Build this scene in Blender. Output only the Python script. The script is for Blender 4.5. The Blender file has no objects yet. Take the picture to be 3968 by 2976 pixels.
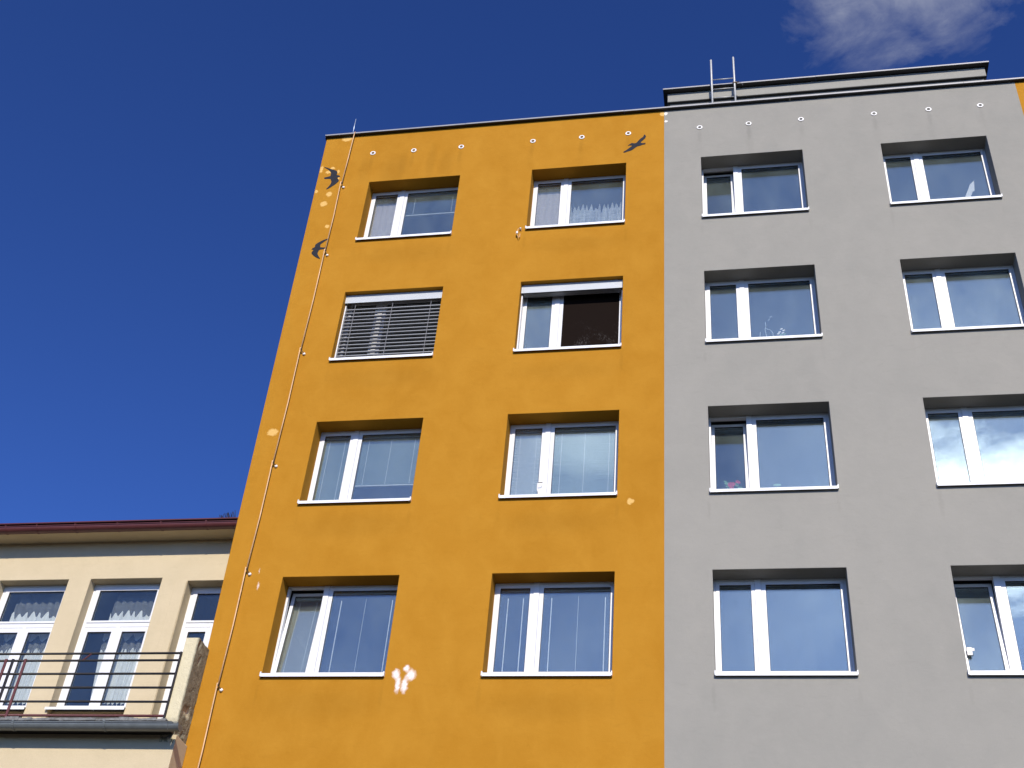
import bpy, bmesh, math, random
from mathutils import Vector, Matrix, noise
random.seed(7)
sc = bpy.context.scene
COL = sc.collection

# ------------------------------------------------------------------ camera
cam_d = bpy.data.cameras.new('camera')
cam_d.sensor_width = 36.0
cam_d.lens = 36.0 * 4784.73 / 3968.0
cam_d.clip_start = 0.1
cam_d.clip_end = 3000
cam = bpy.data.objects.new('camera', cam_d)
COL.objects.link(cam)
yaw, pit, rol = math.radians(-12.95686), math.radians(38.4217), math.radians(5.59232)
fwd = Vector((math.sin(yaw) * math.cos(pit), math.cos(yaw) * math.cos(pit), math.sin(pit)))
r0 = Vector((math.cos(yaw), -math.sin(yaw), 0))
u0 = r0.cross(fwd)
rt = math.cos(rol) * r0 + math.sin(rol) * u0
up = -math.sin(rol) * r0 + math.cos(rol) * u0
M = Matrix((rt, up, -fwd)).transposed().to_4x4()
M.translation = Vector((0.16616, -14.79089, 1.6))
cam.matrix_world = M
sc.camera = cam

# ------------------------------------------------------------------ light
SUN = Vector((0.212, -1.0, 0.64)).normalized()
S_EL = math.asin(SUN.z)
S_AZ = math.atan2(SUN.x, SUN.y)
SKY_STRENGTH = 0.075
sun_d = bpy.data.lights.new('sun', 'SUN')
sun_d.energy = 4.6
sun_d.angle = math.radians(0.5)
sun_d.color = (1.0, 0.925, 0.81)
sun = bpy.data.objects.new('sun', sun_d)
COL.objects.link(sun)
sun.rotation_euler = SUN.to_track_quat('Z', 'Y').to_euler()
sun.location = (10, -40, 40)

world = bpy.data.worlds.new('World')
sc.world = world
world.use_nodes = True
wt = world.node_tree
wt.nodes.clear()


def wnode(t, **k):
    n = wt.nodes.new(t)
    for a, b in k.items():
        setattr(n, a, b)
    return n


def wmath(op, a, b=None, clamp=False):
    n = wnode('ShaderNodeMath', operation=op, use_clamp=clamp)
    for i, v in enumerate((a, b)):
        if v is None:
            continue
        if isinstance(v, (int, float)):
            n.inputs[i].default_value = v
        else:
            wt.links.new(v, n.inputs[i])
    return n.outputs[0]


sky = wnode('ShaderNodeTexSky', sky_type='NISHITA', sun_disc=False, sun_elevation=S_EL, sun_rotation=S_AZ,
            altitude=600, air_density=1.0, dust_density=0.6, ozone_density=1.6)
tint = wnode('ShaderNodeMix', data_type='RGBA', blend_type='MULTIPLY')
tint.inputs[0].default_value = 1.0
gam = wnode('ShaderNodeGamma')
gam.inputs[1].default_value = 1.25
wt.links.new(sky.outputs[0], gam.inputs[0])
pre = wnode('ShaderNodeMix', data_type='RGBA', blend_type='MULTIPLY')
pre.inputs[0].default_value = 1.0
pre.inputs[7].default_value = (1, 1, 1, 1)
wt.links.new(gam.outputs[0], pre.inputs[6])
wt.links.new(pre.outputs[2], tint.inputs[6])
tint.inputs[7].default_value = (0.47, 0.72, 1.38, 1)
tc = wnode('ShaderNodeTexCoord')
sep = wnode('ShaderNodeSeparateXYZ')
wt.links.new(tc.outputs['Generated'], sep.inputs[0])
zc = wmath('MAXIMUM', sep.outputs[2], 0.05)
px = wmath('DIVIDE', sep.outputs[0], zc)
py = wmath('DIVIDE', sep.outputs[1], zc)
comb = wnode('ShaderNodeCombineXYZ')
wt.links.new(px, comb.inputs[0])
wt.links.new(py, comb.inputs[1])


def wnoise(scale, detail, rough, dist, off=(0, 0, 0)):
    mp = wnode('ShaderNodeMapping')
    mp.inputs['Location'].default_value = off
    wt.links.new(comb.outputs[0], mp.inputs['Vector'])
    n = wnode('ShaderNodeTexNoise')
    n.inputs['Scale'].default_value = scale
    n.inputs['Detail'].default_value = detail
    n.inputs['Roughness'].default_value = rough
    n.inputs['Distortion'].default_value = dist
    wt.links.new(mp.outputs[0], n.inputs['Vector'])
    return n.outputs['Fac']


def cloud_patch(cx, cy, rx, ry, edge_noise, amount, soft=2.6):
    """soft region of sky (in cloud-layer plane coordinates) that a cloud fills"""
    a = wmath('DIVIDE', wmath('SUBTRACT', px, cx), rx)
    b = wmath('DIVIDE', wmath('SUBTRACT', py, cy), ry)
    d = wmath('SQRT', wmath('ADD', wmath('MULTIPLY', a, a), wmath('MULTIPLY', b, b)))
    m = wmath('SUBTRACT', 1.0, d)
    m = wmath('ADD', m, wmath('MULTIPLY', wmath('SUBTRACT', edge_noise, 0.5), soft))
    return wmath('MULTIPLY', wmath('MULTIPLY', m, amount, True), 1.0)


na = wnoise(9.0, 8, 0.6, 0.5)
nb = wnoise(2.2, 9, 0.62, 0.4, (3.1, 1.7, 0))
nf = wnoise(19.0, 8, 0.62, 0.9, (1.3, 0.2, 0))
above = wmath('GREATER_THAN', sep.outputs[2], 0.0)
wisp = cloud_patch(0.168, 0.685, 0.105, 0.100, na, 0.80, 2.0)
wisp = wmath('MULTIPLY', wisp, wmath('ADD', -0.12, wmath('MULTIPLY', nf, 1.5)), True)
# bank of cloud near the sun, behind the camera (it shows in the window glass)
bank = cloud_patch(0.45, -1.60, 0.28, 0.34, nb, 1.3)
bank2 = cloud_patch(-0.20, -1.35, 0.10, 0.16, nb, 0.16)
veil = cloud_patch(0.15, -1.55, 1.5, 1.3, nb, 0.05)
bank3 = cloud_patch(0.10, -1.56, 0.09, 0.07, nb, 0.5)
bank = wmath('MAXIMUM', wmath('MAXIMUM', bank, wmath('MAXIMUM', bank2, bank3)), veil)
cl = wmath('MULTIPLY', wmath('MAXIMUM', wmath('MULTIPLY', wisp, 0.8), bank), above, True)
mixc = wnode('ShaderNodeMix', data_type='RGBA')
wt.links.new(cl, mixc.inputs[0])
wt.links.new(tint.outputs[2], mixc.inputs[6])
# clouds near the sun are brighter
dotn = wnode('ShaderNodeVectorMath', operation='DOT_PRODUCT')
wt.links.new(tc.outputs['Generated'], dotn.inputs[0])
dotn.inputs[1].default_value = SUN
glow = wmath('POWER', wmath('MAXIMUM', dotn.outputs['Value'], 0.0), 10.0)
cb = wmath('ADD', 11.0, wmath('MULTIPLY', glow, 120.0))
ccol = wnode('ShaderNodeMix', data_type='RGBA', blend_type='MULTIPLY')
ccol.inputs[0].default_value = 1.0
ccol.inputs[6].default_value = (0.92, 0.95, 1.0, 1)
cbc = wnode('ShaderNodeCombineXYZ')
for i in range(3):
    wt.links.new(cb, cbc.inputs[i])
wt.links.new(cbc.outputs[0], ccol.inputs[7])
wt.links.new(ccol.outputs[2], mixc.inputs[7])
bg = wnode('ShaderNodeBackground')
bg.inputs['Strength'].default_value = SKY_STRENGTH
wt.links.new(mixc.outputs[2], bg.inputs['Color'])
wo = wnode('ShaderNodeOutputWorld')
wt.links.new(bg.outputs[0], wo.inputs['Surface'])

sc.view_settings.view_transform = 'Standard'
sc.view_settings.look = 'None'
sc.view_settings.exposure = 0.0
sc.view_settings.gamma = 1.0
sc.view_settings.use_curve_mapping = False
sc.cycles.max_bounces = 8
sc.cycles.diffuse_bounces = 2
sc.cycles.caustics_reflective = False
sc.cycles.transparent_max_bounces = 16

BIRD_A = [[-7.301, 19.155], [-7.281, 19.159], [-7.224, 19.131], [-7.166, 19.096], [-7.102, 19.068], [-7.041, 19.035], [-7.017, 19.003], [-7.005, 18.965], [-7.011, 18.934], [-7.002, 18.902], [-6.969, 18.896], [-6.948, 18.881], [-6.93, 18.848], [-6.957, 18.848], [-6.978, 18.837], [-6.983, 18.814], [-6.948, 18.771], [-6.938, 18.734], [-6.963, 18.69], [-7.002, 18.638], [-7.055, 18.587], [-7.105, 18.541], [-7.139, 18.524], [-7.152, 18.535], [-7.118, 18.593], [-7.09, 18.662], [-7.081, 18.723], [-7.095, 18.761], [-7.116, 18.81], [-7.154, 18.817], [-7.228, 18.82], [-7.246, 18.84], [-7.244, 18.866], [-7.207, 18.867], [-7.159, 18.885], [-7.13, 18.89], [-7.131, 18.937], [-7.133, 18.979], [-7.153, 19.018], [-7.199, 19.071], [-7.252, 19.119]]
BIRD_B = [[-6.886, 17.195], [-6.917, 17.188], [-6.965, 17.164], [-7.013, 17.135], [-7.059, 17.102], [-7.094, 17.062], [-7.091, 17.005], [-7.108, 16.988], [-7.131, 16.976], [-7.145, 16.942], [-7.117, 16.937], [-7.101, 16.912], [-7.117, 16.904], [-7.127, 16.872], [-7.124, 16.844], [-7.095, 16.804], [-7.044, 16.753], [-6.996, 16.719], [-6.95, 16.692], [-6.941, 16.698], [-6.947, 16.717], [-6.985, 16.772], [-7.01, 16.829], [-7.01, 16.872], [-6.994, 16.917], [-6.975, 16.929], [-6.923, 16.932], [-6.882, 16.933], [-6.885, 16.973], [-6.932, 16.977], [-6.986, 16.987], [-6.999, 17.039], [-6.987, 17.071], [-6.955, 17.106], [-6.916, 17.146], [-6.881, 17.176]]
BIRD_C = [[-1.599, 18.919], [-1.588, 18.949], [-1.541, 18.984], [-1.508, 19.016], [-1.475, 19.053], [-1.448, 19.076], [-1.441, 19.093], [-1.455, 19.102], [-1.482, 19.103], [-1.519, 19.094], [-1.503, 19.118], [-1.479, 19.141], [-1.449, 19.166], [-1.425, 19.161], [-1.408, 19.151], [-1.368, 19.156], [-1.348, 19.182], [-1.321, 19.226], [-1.288, 19.274], [-1.244, 19.31], [-1.231, 19.35], [-1.217, 19.38], [-1.207, 19.368], [-1.189, 19.319], [-1.206, 19.269], [-1.236, 19.226], [-1.27, 19.189], [-1.283, 19.175], [-1.276, 19.148], [-1.239, 19.138], [-1.208, 19.14], [-1.193, 19.13], [-1.198, 19.118], [-1.215, 19.115], [-1.199, 19.093], [-1.218, 19.1], [-1.258, 19.094], [-1.292, 19.073], [-1.333, 19.067], [-1.366, 19.048], [-1.379, 19.032], [-1.406, 19.004], [-1.439, 18.972], [-1.48, 18.951], [-1.527, 18.939], [-1.567, 18.918]]
VENTS = [[-6.382, 19.455], [-5.578, 19.44], [-4.656, 19.437], [-3.29, 19.436], [-2.375, 19.438], [-1.516, 19.44], [-0.219, 19.449], [0.657, 19.448], [1.579, 19.453], [2.843, 19.445], [3.77, 19.445], [4.638, 19.442]]
PATCH = [[-6.973, 19.946, 0.09, 0.062], [-7.345, 19.101, 0.026, 0.082], [-7.185, 19.01, 0.047, 0.037], [-7.126, 19.113, 0.042, 0.03], [-6.995, 19.004, 0.021, 0.044], [-6.957, 18.812, 0.021, 0.029], [-7.335, 18.489, 0.026, 0.036], [-7.07, 18.384, 0.046, 0.057], [-7.128, 18.131, 0.056, 0.056], [-6.949, 17.521, 0.04, 0.034], [-7.032, 12.871, 0.074, 0.061], [-1.341, 11.388, 0.041, 0.044], [-0.892, 19.917, 0.043, 0.052], [-0.833, 19.917, 0.024, 0.044], [-0.826, 19.702, 0.019, 0.022], [-4.433, 8.726, 0.043, 0.067], [-4.392, 8.585, 0.032, 0.11], [-4.297, 8.566, 0.039, 0.103], [-4.228, 8.714, 0.06, 0.074], [-4.301, 8.808, 0.036, 0.045], [-6.68, 10.109, 0.012, 0.051], [-6.714, 10.352, 0.008, 0.039]]
CLIPS = [[-6.822, 18.557], [-6.825, 16.786], [-6.82, 14.492], [-6.843, 12.222], [-6.854, 10.315], [-6.867, 8.514]]

# ------------------------------------------------------------------ helpers
class MB:
    """collects boxes, quads and tubes into one mesh"""

    def __init__(s):
        s.v, s.f = [], []

    def box(s, x0, x1, y0, y1, z0, z1):
        b = len(s.v)
        s.v += [(x0, y0, z0), (x1, y0, z0), (x1, y1, z0), (x0, y1, z0), (x0, y0, z1), (x1, y0, z1), (x1, y1, z1), (x0, y1, z1)]
        s.f += [tuple(b + i for i in q) for q in ((0, 3, 2, 1), (4, 5, 6, 7), (0, 1, 5, 4), (1, 2, 6, 5), (2, 3, 7, 6), (3, 0, 4, 7))]
        return s

    def quad(s, a, b, c, d):
        n = len(s.v)
        s.v += [a, b, c, d]
        s.f.append((n, n + 1, n + 2, n + 3))
        return s

    def prism(s, prof, x0, x1):
        """closed profile in (y, z), extruded along x"""
        n, k = len(s.v), len(prof)
        s.v += [(x0, y, z) for y, z in prof] + [(x1, y, z) for y, z in prof]
        for i in range(k):
            j = (i + 1) % k
            s.f.append((n + i, n + j, n + k + j, n + k + i))
        s.f.append(tuple(n + i for i in range(k))[::-1])
        s.f.append(tuple(n + k + i for i in range(k)))
        return s

    def tube(s, pts, r, seg=8, cap=True):
        pts = [Vector(p) for p in pts]
        rings = []
        for i, p in enumerate(pts):
            d = (pts[min(i + 1, len(pts) - 1)] - pts[max(i - 1, 0)]).normalized()
            a = d.cross(Vector((0, 0, 1)) if abs(d.z) < .9 else Vector((1, 0, 0))).normalized()
            b = d.cross(a)
            rr = r[i] if isinstance(r, (list, tuple)) else r
            n = len(s.v)
            for k in range(seg):
                t = 2 * math.pi * k / seg
                s.v.append(tuple(p + (a * math.cos(t) + b * math.sin(t)) * rr))
            rings.append(n)
        for q in range(len(rings) - 1):
            for k in range(seg):
                k2 = (k + 1) % seg
                s.f.append((rings[q] + k, rings[q] + k2, rings[q + 1] + k2, rings[q + 1] + k))
        if cap:
            s.f.append(tuple(rings[0] + k for k in range(seg))[::-1])
            s.f.append(tuple(rings[-1] + k for k in range(seg)))
        return s

    def build(s, name, mat, parent=None, origin=(0, 0, 0), bevel=0, smooth=False):
        me = bpy.data.meshes.new(name)
        ox, oy, oz = origin
        me.from_pydata([(x - ox, y - oy, z - oz) for x, y, z in s.v], [], s.f)
        bm = bmesh.new()
        bm.from_mesh(me)
        bmesh.ops.recalc_face_normals(bm, faces=bm.faces)
        bm.to_mesh(me)
        bm.free()
        if smooth:
            for p in me.polygons:
                p.use_smooth = True
        me.materials.append(mat)
        return link(name, me, parent, origin, bevel)


WORLD_LOC = {}


def link(name, me, parent=None, origin=(0, 0, 0), bevel=0):
    o = bpy.data.objects.new(name, me)
    COL.objects.link(o)
    WORLD_LOC[o.name] = Vector(origin)
    if parent:
        o.parent = parent
        o.location = Vector(origin) - WORLD_LOC[parent.name]
    else:
        o.location = origin
    if bevel:
        b = o.modifiers.new('bevel', 'BEVEL')
        b.width = bevel
        b.segments = 2
        b.limit_method = 'ANGLE'
        b.angle_limit = math.radians(40)
    return o


def tag(o, label=None, cat=None, group=None, kind=None):
    for k, v in (('label', label), ('category', cat), ('group', group), ('kind', kind)):
        if v:
            o[k] = v
    return o


def empty(name, loc, label, cat, group=None):
    o = bpy.data.objects.new(name, None)
    COL.objects.link(o)
    o.location = loc
    o.empty_display_size = .2
    WORLD_LOC[o.name] = Vector(loc)
    return tag(o, label, cat, group)


# ------------------------------------------------------------------ materials
class NT:
    def __init__(s, name):
        s.m = bpy.data.materials.new(name)
        s.m.use_nodes = True
        s.t = s.m.node_tree
        s.t.nodes.clear()
        s.out = s.t.nodes.new('ShaderNodeOutputMaterial')

    def n(s, t, **k):
        x = s.t.nodes.new(t)
        for a, b in k.items():
            setattr(x, a, b)
        return x

    def put(s, sock, v):
        if v is None:
            return
        if hasattr(v, 'is_output'):
            s.t.links.new(v, sock)
        else:
            sock.default_value = v

    def math(s, op, a, b=None, clamp=False):
        x = s.n('ShaderNodeMath', operation=op, use_clamp=clamp)
        s.put(x.inputs[0], a)
        s.put(x.inputs[1], b)
        return x.outputs[0]

    def pos(s, scale=(1, 1, 1), loc=(0, 0, 0), obj=False):
        if obj:
            g = s.n('ShaderNodeTexCoord').outputs['Object']
        else:
            g = s.n('ShaderNodeNewGeometry').outputs['Position']
        m = s.n('ShaderNodeMapping')
        m.inputs['Scale'].default_value = scale
        m.inputs['Location'].default_value = loc
        s.put(m.inputs['Vector'], g)
        return m.outputs[0]

    def noise(s, vec, scale, detail=4, rough=.5, dist=0):
        x = s.n('ShaderNodeTexNoise')
        s.put(x.inputs['Vector'], vec)
        x.inputs['Scale'].default_value = scale
        x.inputs['Detail'].default_value = detail
        x.inputs['Roughness'].default_value = rough
        x.inputs['Distortion'].default_value = dist
        return x.outputs['Fac']

    def remap(s, v, a, b, c, d):
        x = s.n('ShaderNodeMapRange')
        s.put(x.inputs[0], v)
        for i, q in enumerate((a, b, c, d)):
            x.inputs[i + 1].default_value = q
        return x.outputs[0]

    def mix(s, f, a, b, mode='MIX'):
        x = s.n('ShaderNodeMix', data_type='RGBA', blend_type=mode)
        s.put(x.inputs[0], f)
        s.put(x.inputs[6], a)
        s.put(x.inputs[7], b)
        return x.outputs[2]

    def bsdf(s, col, rough=.6, metal=0., spec=.5, normal=None):
        p = s.n('ShaderNodeBsdfPrincipled')
        s.put(p.inputs['Base Color'], col)
        s.put(p.inputs['Roughness'], rough)
        p.inputs['Metallic'].default_value = metal
        p.inputs['Specular IOR Level'].default_value = spec
        if normal is not None:
            s.put(p.inputs['Normal'], normal)
        return p.outputs[0]

    def bump(s, h, strength, dist):
        b = s.n('ShaderNodeBump')
        b.inputs['Strength'].default_value = strength
        b.inputs['Distance'].default_value = dist
        s.put(b.inputs['Height'], h)
        return b.outputs[0]

    def done(s, shader):
        s.t.links.new(shader, s.out.inputs['Surface'])
        return s.m


def rgb(*c):
    return (c[0], c[1], c[2], 1)


def simple(name, col, rough=.5, metal=0., spec=.4, var=.12, scale=6., bump=0.):
    t = NT(name)
    v = t.noise(t.pos(), scale, 5, .6)
    c = t.mix(t.remap(v, .3, .7, 0, 1), rgb(*[x * (1 - var) for x in col]), rgb(*[min(1, x * (1 + var)) for x in col]))
    nrm = t.bump(t.noise(t.pos(), 220, 3, .6), bump, .004) if bump else None
    return t.done(t.bsdf(c, rough, metal, spec, nrm))


def render_wall(name, base, light, dark, patches=(), streaks=(), smudges=(), patch_col=(.86, .62, .30), seed=0.):
    """scratched silicate render: mottled colour, trowel flecks, repair dabs and rain streaks of their own shape"""
    t = NT(name)
    big = t.noise(t.pos((1, 1, .55), (seed, 0, 0)), .45, 4, .55, .3)
    mid = t.noise(t.pos((1, 1, .8), (seed, 2, 5)), 2.6, 6, .62, .4)
    fleck = t.noise(t.pos((.55, 1, 2.0), (seed, 7, 1)), 7.5, 5, .68, .8)
    grain = t.noise(t.pos(), 130, 3, .7)
    c = t.mix(t.remap(big, .32, .68, 0, 1), rgb(*dark), rgb(*base))
    c = t.mix(t.math('MULTIPLY', t.remap(mid, .35, .72, 0, 1), .5), c, rgb(*light))
    c = t.mix(t.remap(fleck, .60, .80, 0, .16), c, rgb(*[min(.9, x * 1.25 + .01) for x in light]))
    c = t.mix(t.remap(fleck, .42, .26, 0, .18), c, rgb(*[x * .72 for x in dark]))
    c = t.mix(t.remap(grain, .3, .75, 0, .30), c, rgb(*[x * .6 for x in dark]))
    wob = t.n('ShaderNodeTexNoise')
    t.put(wob.inputs['Vector'], t.pos())
    wob.inputs['Scale'].default_value = 22
    wob.inputs['Detail'].default_value = 3
    wsub = t.n('ShaderNodeVectorMath', operation='SUBTRACT')
    t.put(wsub.inputs[0], wob.outputs['Color'])
    wsub.inputs[1].default_value = (.5, .5, .5)
    wsc = t.n('ShaderNodeVectorMath', operation='SCALE')
    t.put(wsc.inputs[0], wsub.outputs[0])
    wsc.inputs['Scale'].default_value = .07
    geo = t.n('ShaderNodeNewGeometry').outputs['Position']
    wadd = t.n('ShaderNodeVectorMath', operation='ADD')
    t.put(wadd.inputs[0], geo)
    t.put(wadd.inputs[1], wsc.outputs[0])

    def ellipse(cx, cz, rx, rz, gain):
        m = t.n('ShaderNodeMapping', vector_type='TEXTURE')
        m.inputs['Location'].default_value = (cx, 0, cz)
        m.inputs['Scale'].default_value = (rx, 40, rz)
        t.put(m.inputs['Vector'], wadd.outputs[0])
        ln = t.n('ShaderNodeVectorMath', operation='LENGTH')
        t.put(ln.inputs[0], m.outputs[0])
        return t.math('MULTIPLY', t.math('SUBTRACT', 1.0, ln.outputs['Value']), gain, True)

    for x, z, rx, rz in patches:
        c = t.mix(ellipse(x, z, rx * 1.35, rz * 1.35, 3.2), c, rgb(*patch_col))
    for x, z, rx, rz, a in streaks:
        c = t.mix(t.math('MULTIPLY', ellipse(x, z, rx, rz, 1.6), a), c, rgb(*[q * .42 for q in dark]))
    if smudges:
        sm = t.remap(t.noise(t.pos(), 26, 4, .7), .30, .50, .55, 1)
        for x, z, rx, rz, g in smudges:
            c = t.mix(t.math('MULTIPLY', ellipse(x, z, rx * 1.45, rz * 1.38, g), sm), c, rgb(.90, .80, .74))
    h = t.math('ADD', t.math('MULTIPLY', grain, .6), t.math('MULTIPLY', t.noise(t.pos(), 9, 5, .6), 1.6))
    return t.done(t.bsdf(c, .93, 0, .12, t.bump(h, .35, .006)))


VST = []
for i, (vx, vz) in enumerate(VENTS):
    k = [1, .8, 1, .9, 1, .8, .8, 1.3, .6, .9, .9, .6][i]
    VST.append((vx - .005, vz - .24, .05, .24, 0.14 * k))
    VST.append((vx + random.uniform(-.02, .02), vz - .5, .085, .5, .06 * k))
for x, z, rx, rz, a in ((-5.9, 18.8, .35, .55, .16), (-4.9, 18.9, .2, .5, .14), (-5.2, 19.0, .12, .6, .14), (-6.5, 18.9, .12, .5, .12), (-5.75, 19.0, .1, .5, .12)):
    VST.append((x, z + .1, rx, rz, a))
for zt_ in (18.64, 15.84, 13.04, 10.24):
    VST.append((-5.4, zt_ - 1.95, 1.2, .28, .10))
    VST.append((-2.4, zt_ - 1.98, 1.1, .25, .10))
for c_ in (-6.34, -4.60, -3.26, -1.53, -.22, 1.55, 2.87, 4.62):
    for z_ in (18.642, 15.842, 13.042, 10.242):
        VST.append((c_ + random.uniform(-.02, .02), z_ - 1.60 - .22, random.uniform(.025, .05), random.uniform(.15, .32), random.uniform(.02, .13)))
OR_P = [p for i, p in enumerate(PATCH) if i < 13]
OR_S = [tuple(PATCH[i]) + (1.5,) for i in (15, 16, 17, 18, 19)] + [tuple(PATCH[20]) + (1.0,), tuple(PATCH[21]) + (.7,)]
M_OR = render_wall('orange_render', (.468, .211, .018), (.535, .262, .030), (.418, .184, .014), OR_P, [s for s in VST if s[0] < -.9], OR_S, (.70, .43, .13))
M_GR = render_wall('grey_render', (.325, .310, .270), (.362, .341, .296), (.296, .285, .250), [PATCH[13], PATCH[14]], [s for s in VST if s[0] > -.9], (), (.92, .86, .76), 3.)
M_CR = render_wall('cream_render', (.625, .515, .335), (.69, .57, .378), (.575, .475, .305), (), (), (), (.8, .8, .7), 9.)
M_PEN = render_wall('penthouse_render', (.34, .33, .29), (.375, .36, .315), (.31, .30, .265), (), (), (), (.8, .8, .7), 5.)
M_WHITE = simple('white_upvc', (.75, .75, .75), .38, 0, .45, .015, 3)
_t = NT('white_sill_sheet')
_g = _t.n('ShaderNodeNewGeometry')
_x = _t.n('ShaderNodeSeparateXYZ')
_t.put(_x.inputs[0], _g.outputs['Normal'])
_d = _t.remap(_t.noise(_t.pos((1, 1, 1)), 9, 5, .7), .2, .8, .75, 1.1)   # upward face coloured dark to keep bounce light off the window head
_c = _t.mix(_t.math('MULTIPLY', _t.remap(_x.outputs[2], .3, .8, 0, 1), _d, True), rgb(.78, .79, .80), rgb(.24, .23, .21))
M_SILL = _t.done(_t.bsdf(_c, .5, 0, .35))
M_GASK = simple('dark_gasket', (.018, .018, .02), .7)
M_SHADE = simple('shade_dark_sheet', (.022, .022, .024), .5, 0, .3, .1, 4)  # near-black stands for shade under copings and roof slab, and behind the gutter
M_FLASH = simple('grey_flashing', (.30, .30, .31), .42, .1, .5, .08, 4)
M_LADDER = simple('galvanised_steel', (.46, .46, .44), .5, .3, .5, .1, 14)
M_BOX = simple('blind_housing_metal', (.50, .525, .54), .42, .0, .4, .03, 3)
M_SLAT = simple('aluminium_slat', (.24, .245, .25), .4, .1, .5, .04, 8)
M_CORD = simple('blind_cord', (.75, .78, .78), .7)
M_CORD_D = simple('dark_cord', (.20, .20, .21), .7)
M_BLIND = simple('pale_blind', (.34, .44, .41), .6, 0, .3, .05, 2)
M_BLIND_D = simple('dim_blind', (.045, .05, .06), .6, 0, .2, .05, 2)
M_BLIND_W = simple('white_blind', (.66, .71, .69), .6, 0, .3, .05, 2)
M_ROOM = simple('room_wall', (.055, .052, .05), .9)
M_BIRD = simple('bird_paint', (.020, .022, .030), .8, 0, .2, .15, 12)
M_CABLE = simple('painted_conductor', (.72, .44, .22), .5, 0, .4, .18, 3)
M_CLIP = simple('clip_metal', (.10, .075, .05), .5, .5)
M_WCLIP = simple('white_clip', (.82, .80, .76), .45)
M_ZINC = simple('bare_metal_rod', (.50, .58, .66), .35, .5)
_t = NT('brown_insect_screen')
_s = _t.math('MULTIPLY', _t.noise(_t.pos((1, 1, .35)), 55, 4, .75), _t.remap(_t.noise(_t.pos(), 3, 2, .5), .3, .7, .6, 1.15))
_g = _t.n('ShaderNodeNewGeometry')
_x = _t.n('ShaderNodeSeparateXYZ')
_t.put(_x.inputs[0], _g.outputs['Position'])
_s = _t.math('MULTIPLY', _t.remap(_s, .54, .66, 0, 1), _t.remap(_x.outputs[2], 15.2, 14.5, 0, .5))
_c = _t.mix(_s, rgb(.010, .006, .0045), rgb(.16, .145, .14))
M_BROWN = _t.done(_t.bsdf(_c, .6, 0, .02))
M_ROOF = simple('red_roof_sheet', (.085, .016, .018), .5, 0, .4, .15, 4)
M_GUT_R = simple('oxblood_gutter', (.10, .026, .024), .42, 0, .5, .12, 8)
M_GUT_G = simple('grey_gutter', (.135, .15, .15), .45, .1, .5, .14, 7)
M_RAIL = simple('dark_rail_paint', (.018, .016, .017), .5, 0, .3, .3, 18)
M_RAIL_R = simple('red_oxide_post', (.115, .032, .032), .55, 0, .4, .25, 20)
M_FLOOR = simple('balcony_floor_tile', (.38, .34, .27), .8)
M_MORTAR = simple('rough_mortar', (.20, .20, .19), .95, 0, .1, .35, 16, .6)
M_PIPE = simple('vent_ring_plastic', (.86, .84, .80), .45)
M_PIPE_IN = simple('vent_tube_inside', (.34, .34, .33), .7)
M_DARK = simple('hole_shade', (.004, .004, .004), .95, 0, 0)
M_PINK = simple('pink_petal', (.80, .05, .12), .6)
M_LEAF = simple('houseplant_leaf', (.16, .34, .16), .6)
M_TWIG = simple('pale_twig', (.55, .60, .66), .7)
M_PALE = simple('pale_ceramic', (.80, .76, .72), .5)
M_SPIKE = simple('spike_wire', (.03, .03, .05), .5, .3)
M_ROOFFELT = simple('roof_felt', (.09, .09, .09), .9)
M_ASPHALT = simple('asphalt', (.042, .042, .043), .9, 0, .2, .2, 3, .5)
M_PAVE = simple('pavement', (.060, .058, .055), .9, 0, .2, .15, 2, .4)
M_KERB = simple('kerb_stone', (.12, .115, .11), .85)


def glass(name, refl=.18, tintc=(.95, .97, .965), dirt=.055, smear=.5):
    t = NT(name)
    lw = t.n('ShaderNodeLayerWeight')
    lw.inputs['Blend'].default_value = .5
    f = t.math('ADD', refl, t.math('MULTIPLY', t.math('POWER', lw.outputs['Facing'], 3.5), .75), True)
    warp = t.bump(t.noise(t.pos(), 1.3, 0, .4), .06, .02)
    gl = t.n('ShaderNodeBsdfGlossy')
    gl.inputs['Color'].default_value = rgb(.82, .96, .93)
    gl.inputs['Roughness'].default_value = .008
    t.put(gl.inputs['Normal'], warp)
    tr = t.n('ShaderNodeBsdfTransparent')
    tr.inputs['Color'].default_value = rgb(*tintc)
    m = t.n('ShaderNodeMixShader')
    t.put(m.inputs[0], f)
    t.put(m.inputs[1], tr.outputs[0])
    t.put(m.inputs[2], gl.outputs[0])
    d = t.n('ShaderNodeBsdfDiffuse')
    d.inputs['Color'].default_value = rgb(.52, .64, .64)
    a = t.noise(t.pos((1.2, 1, .6)), 2.0, 4, .6, .2)
    sp = t.noise(t.pos(), 48, 2, .5)
    df = t.math('ADD', t.math('MULTIPLY', t.remap(a, .3, .8, .5, 1 + smear), dirt), t.remap(sp, .77, .82, 0, .18))
    m2 = t.n('ShaderNodeMixShader')
    t.put(m2.inputs[0], df)
    t.put(m2.inputs[1], m.outputs[0])
    t.put(m2.inputs[2], d.outputs[0])
    return t.done(m2.outputs[0])


M_GLASS = glass('window_glass')
M_GLASS_H = glass('hazy_window_glass', .20, (.94, .96, .96), .09, 1.)
M_GLASS_L = glass('old_house_glass', .07, (.95, .97, .965), .02, .3)


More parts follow.
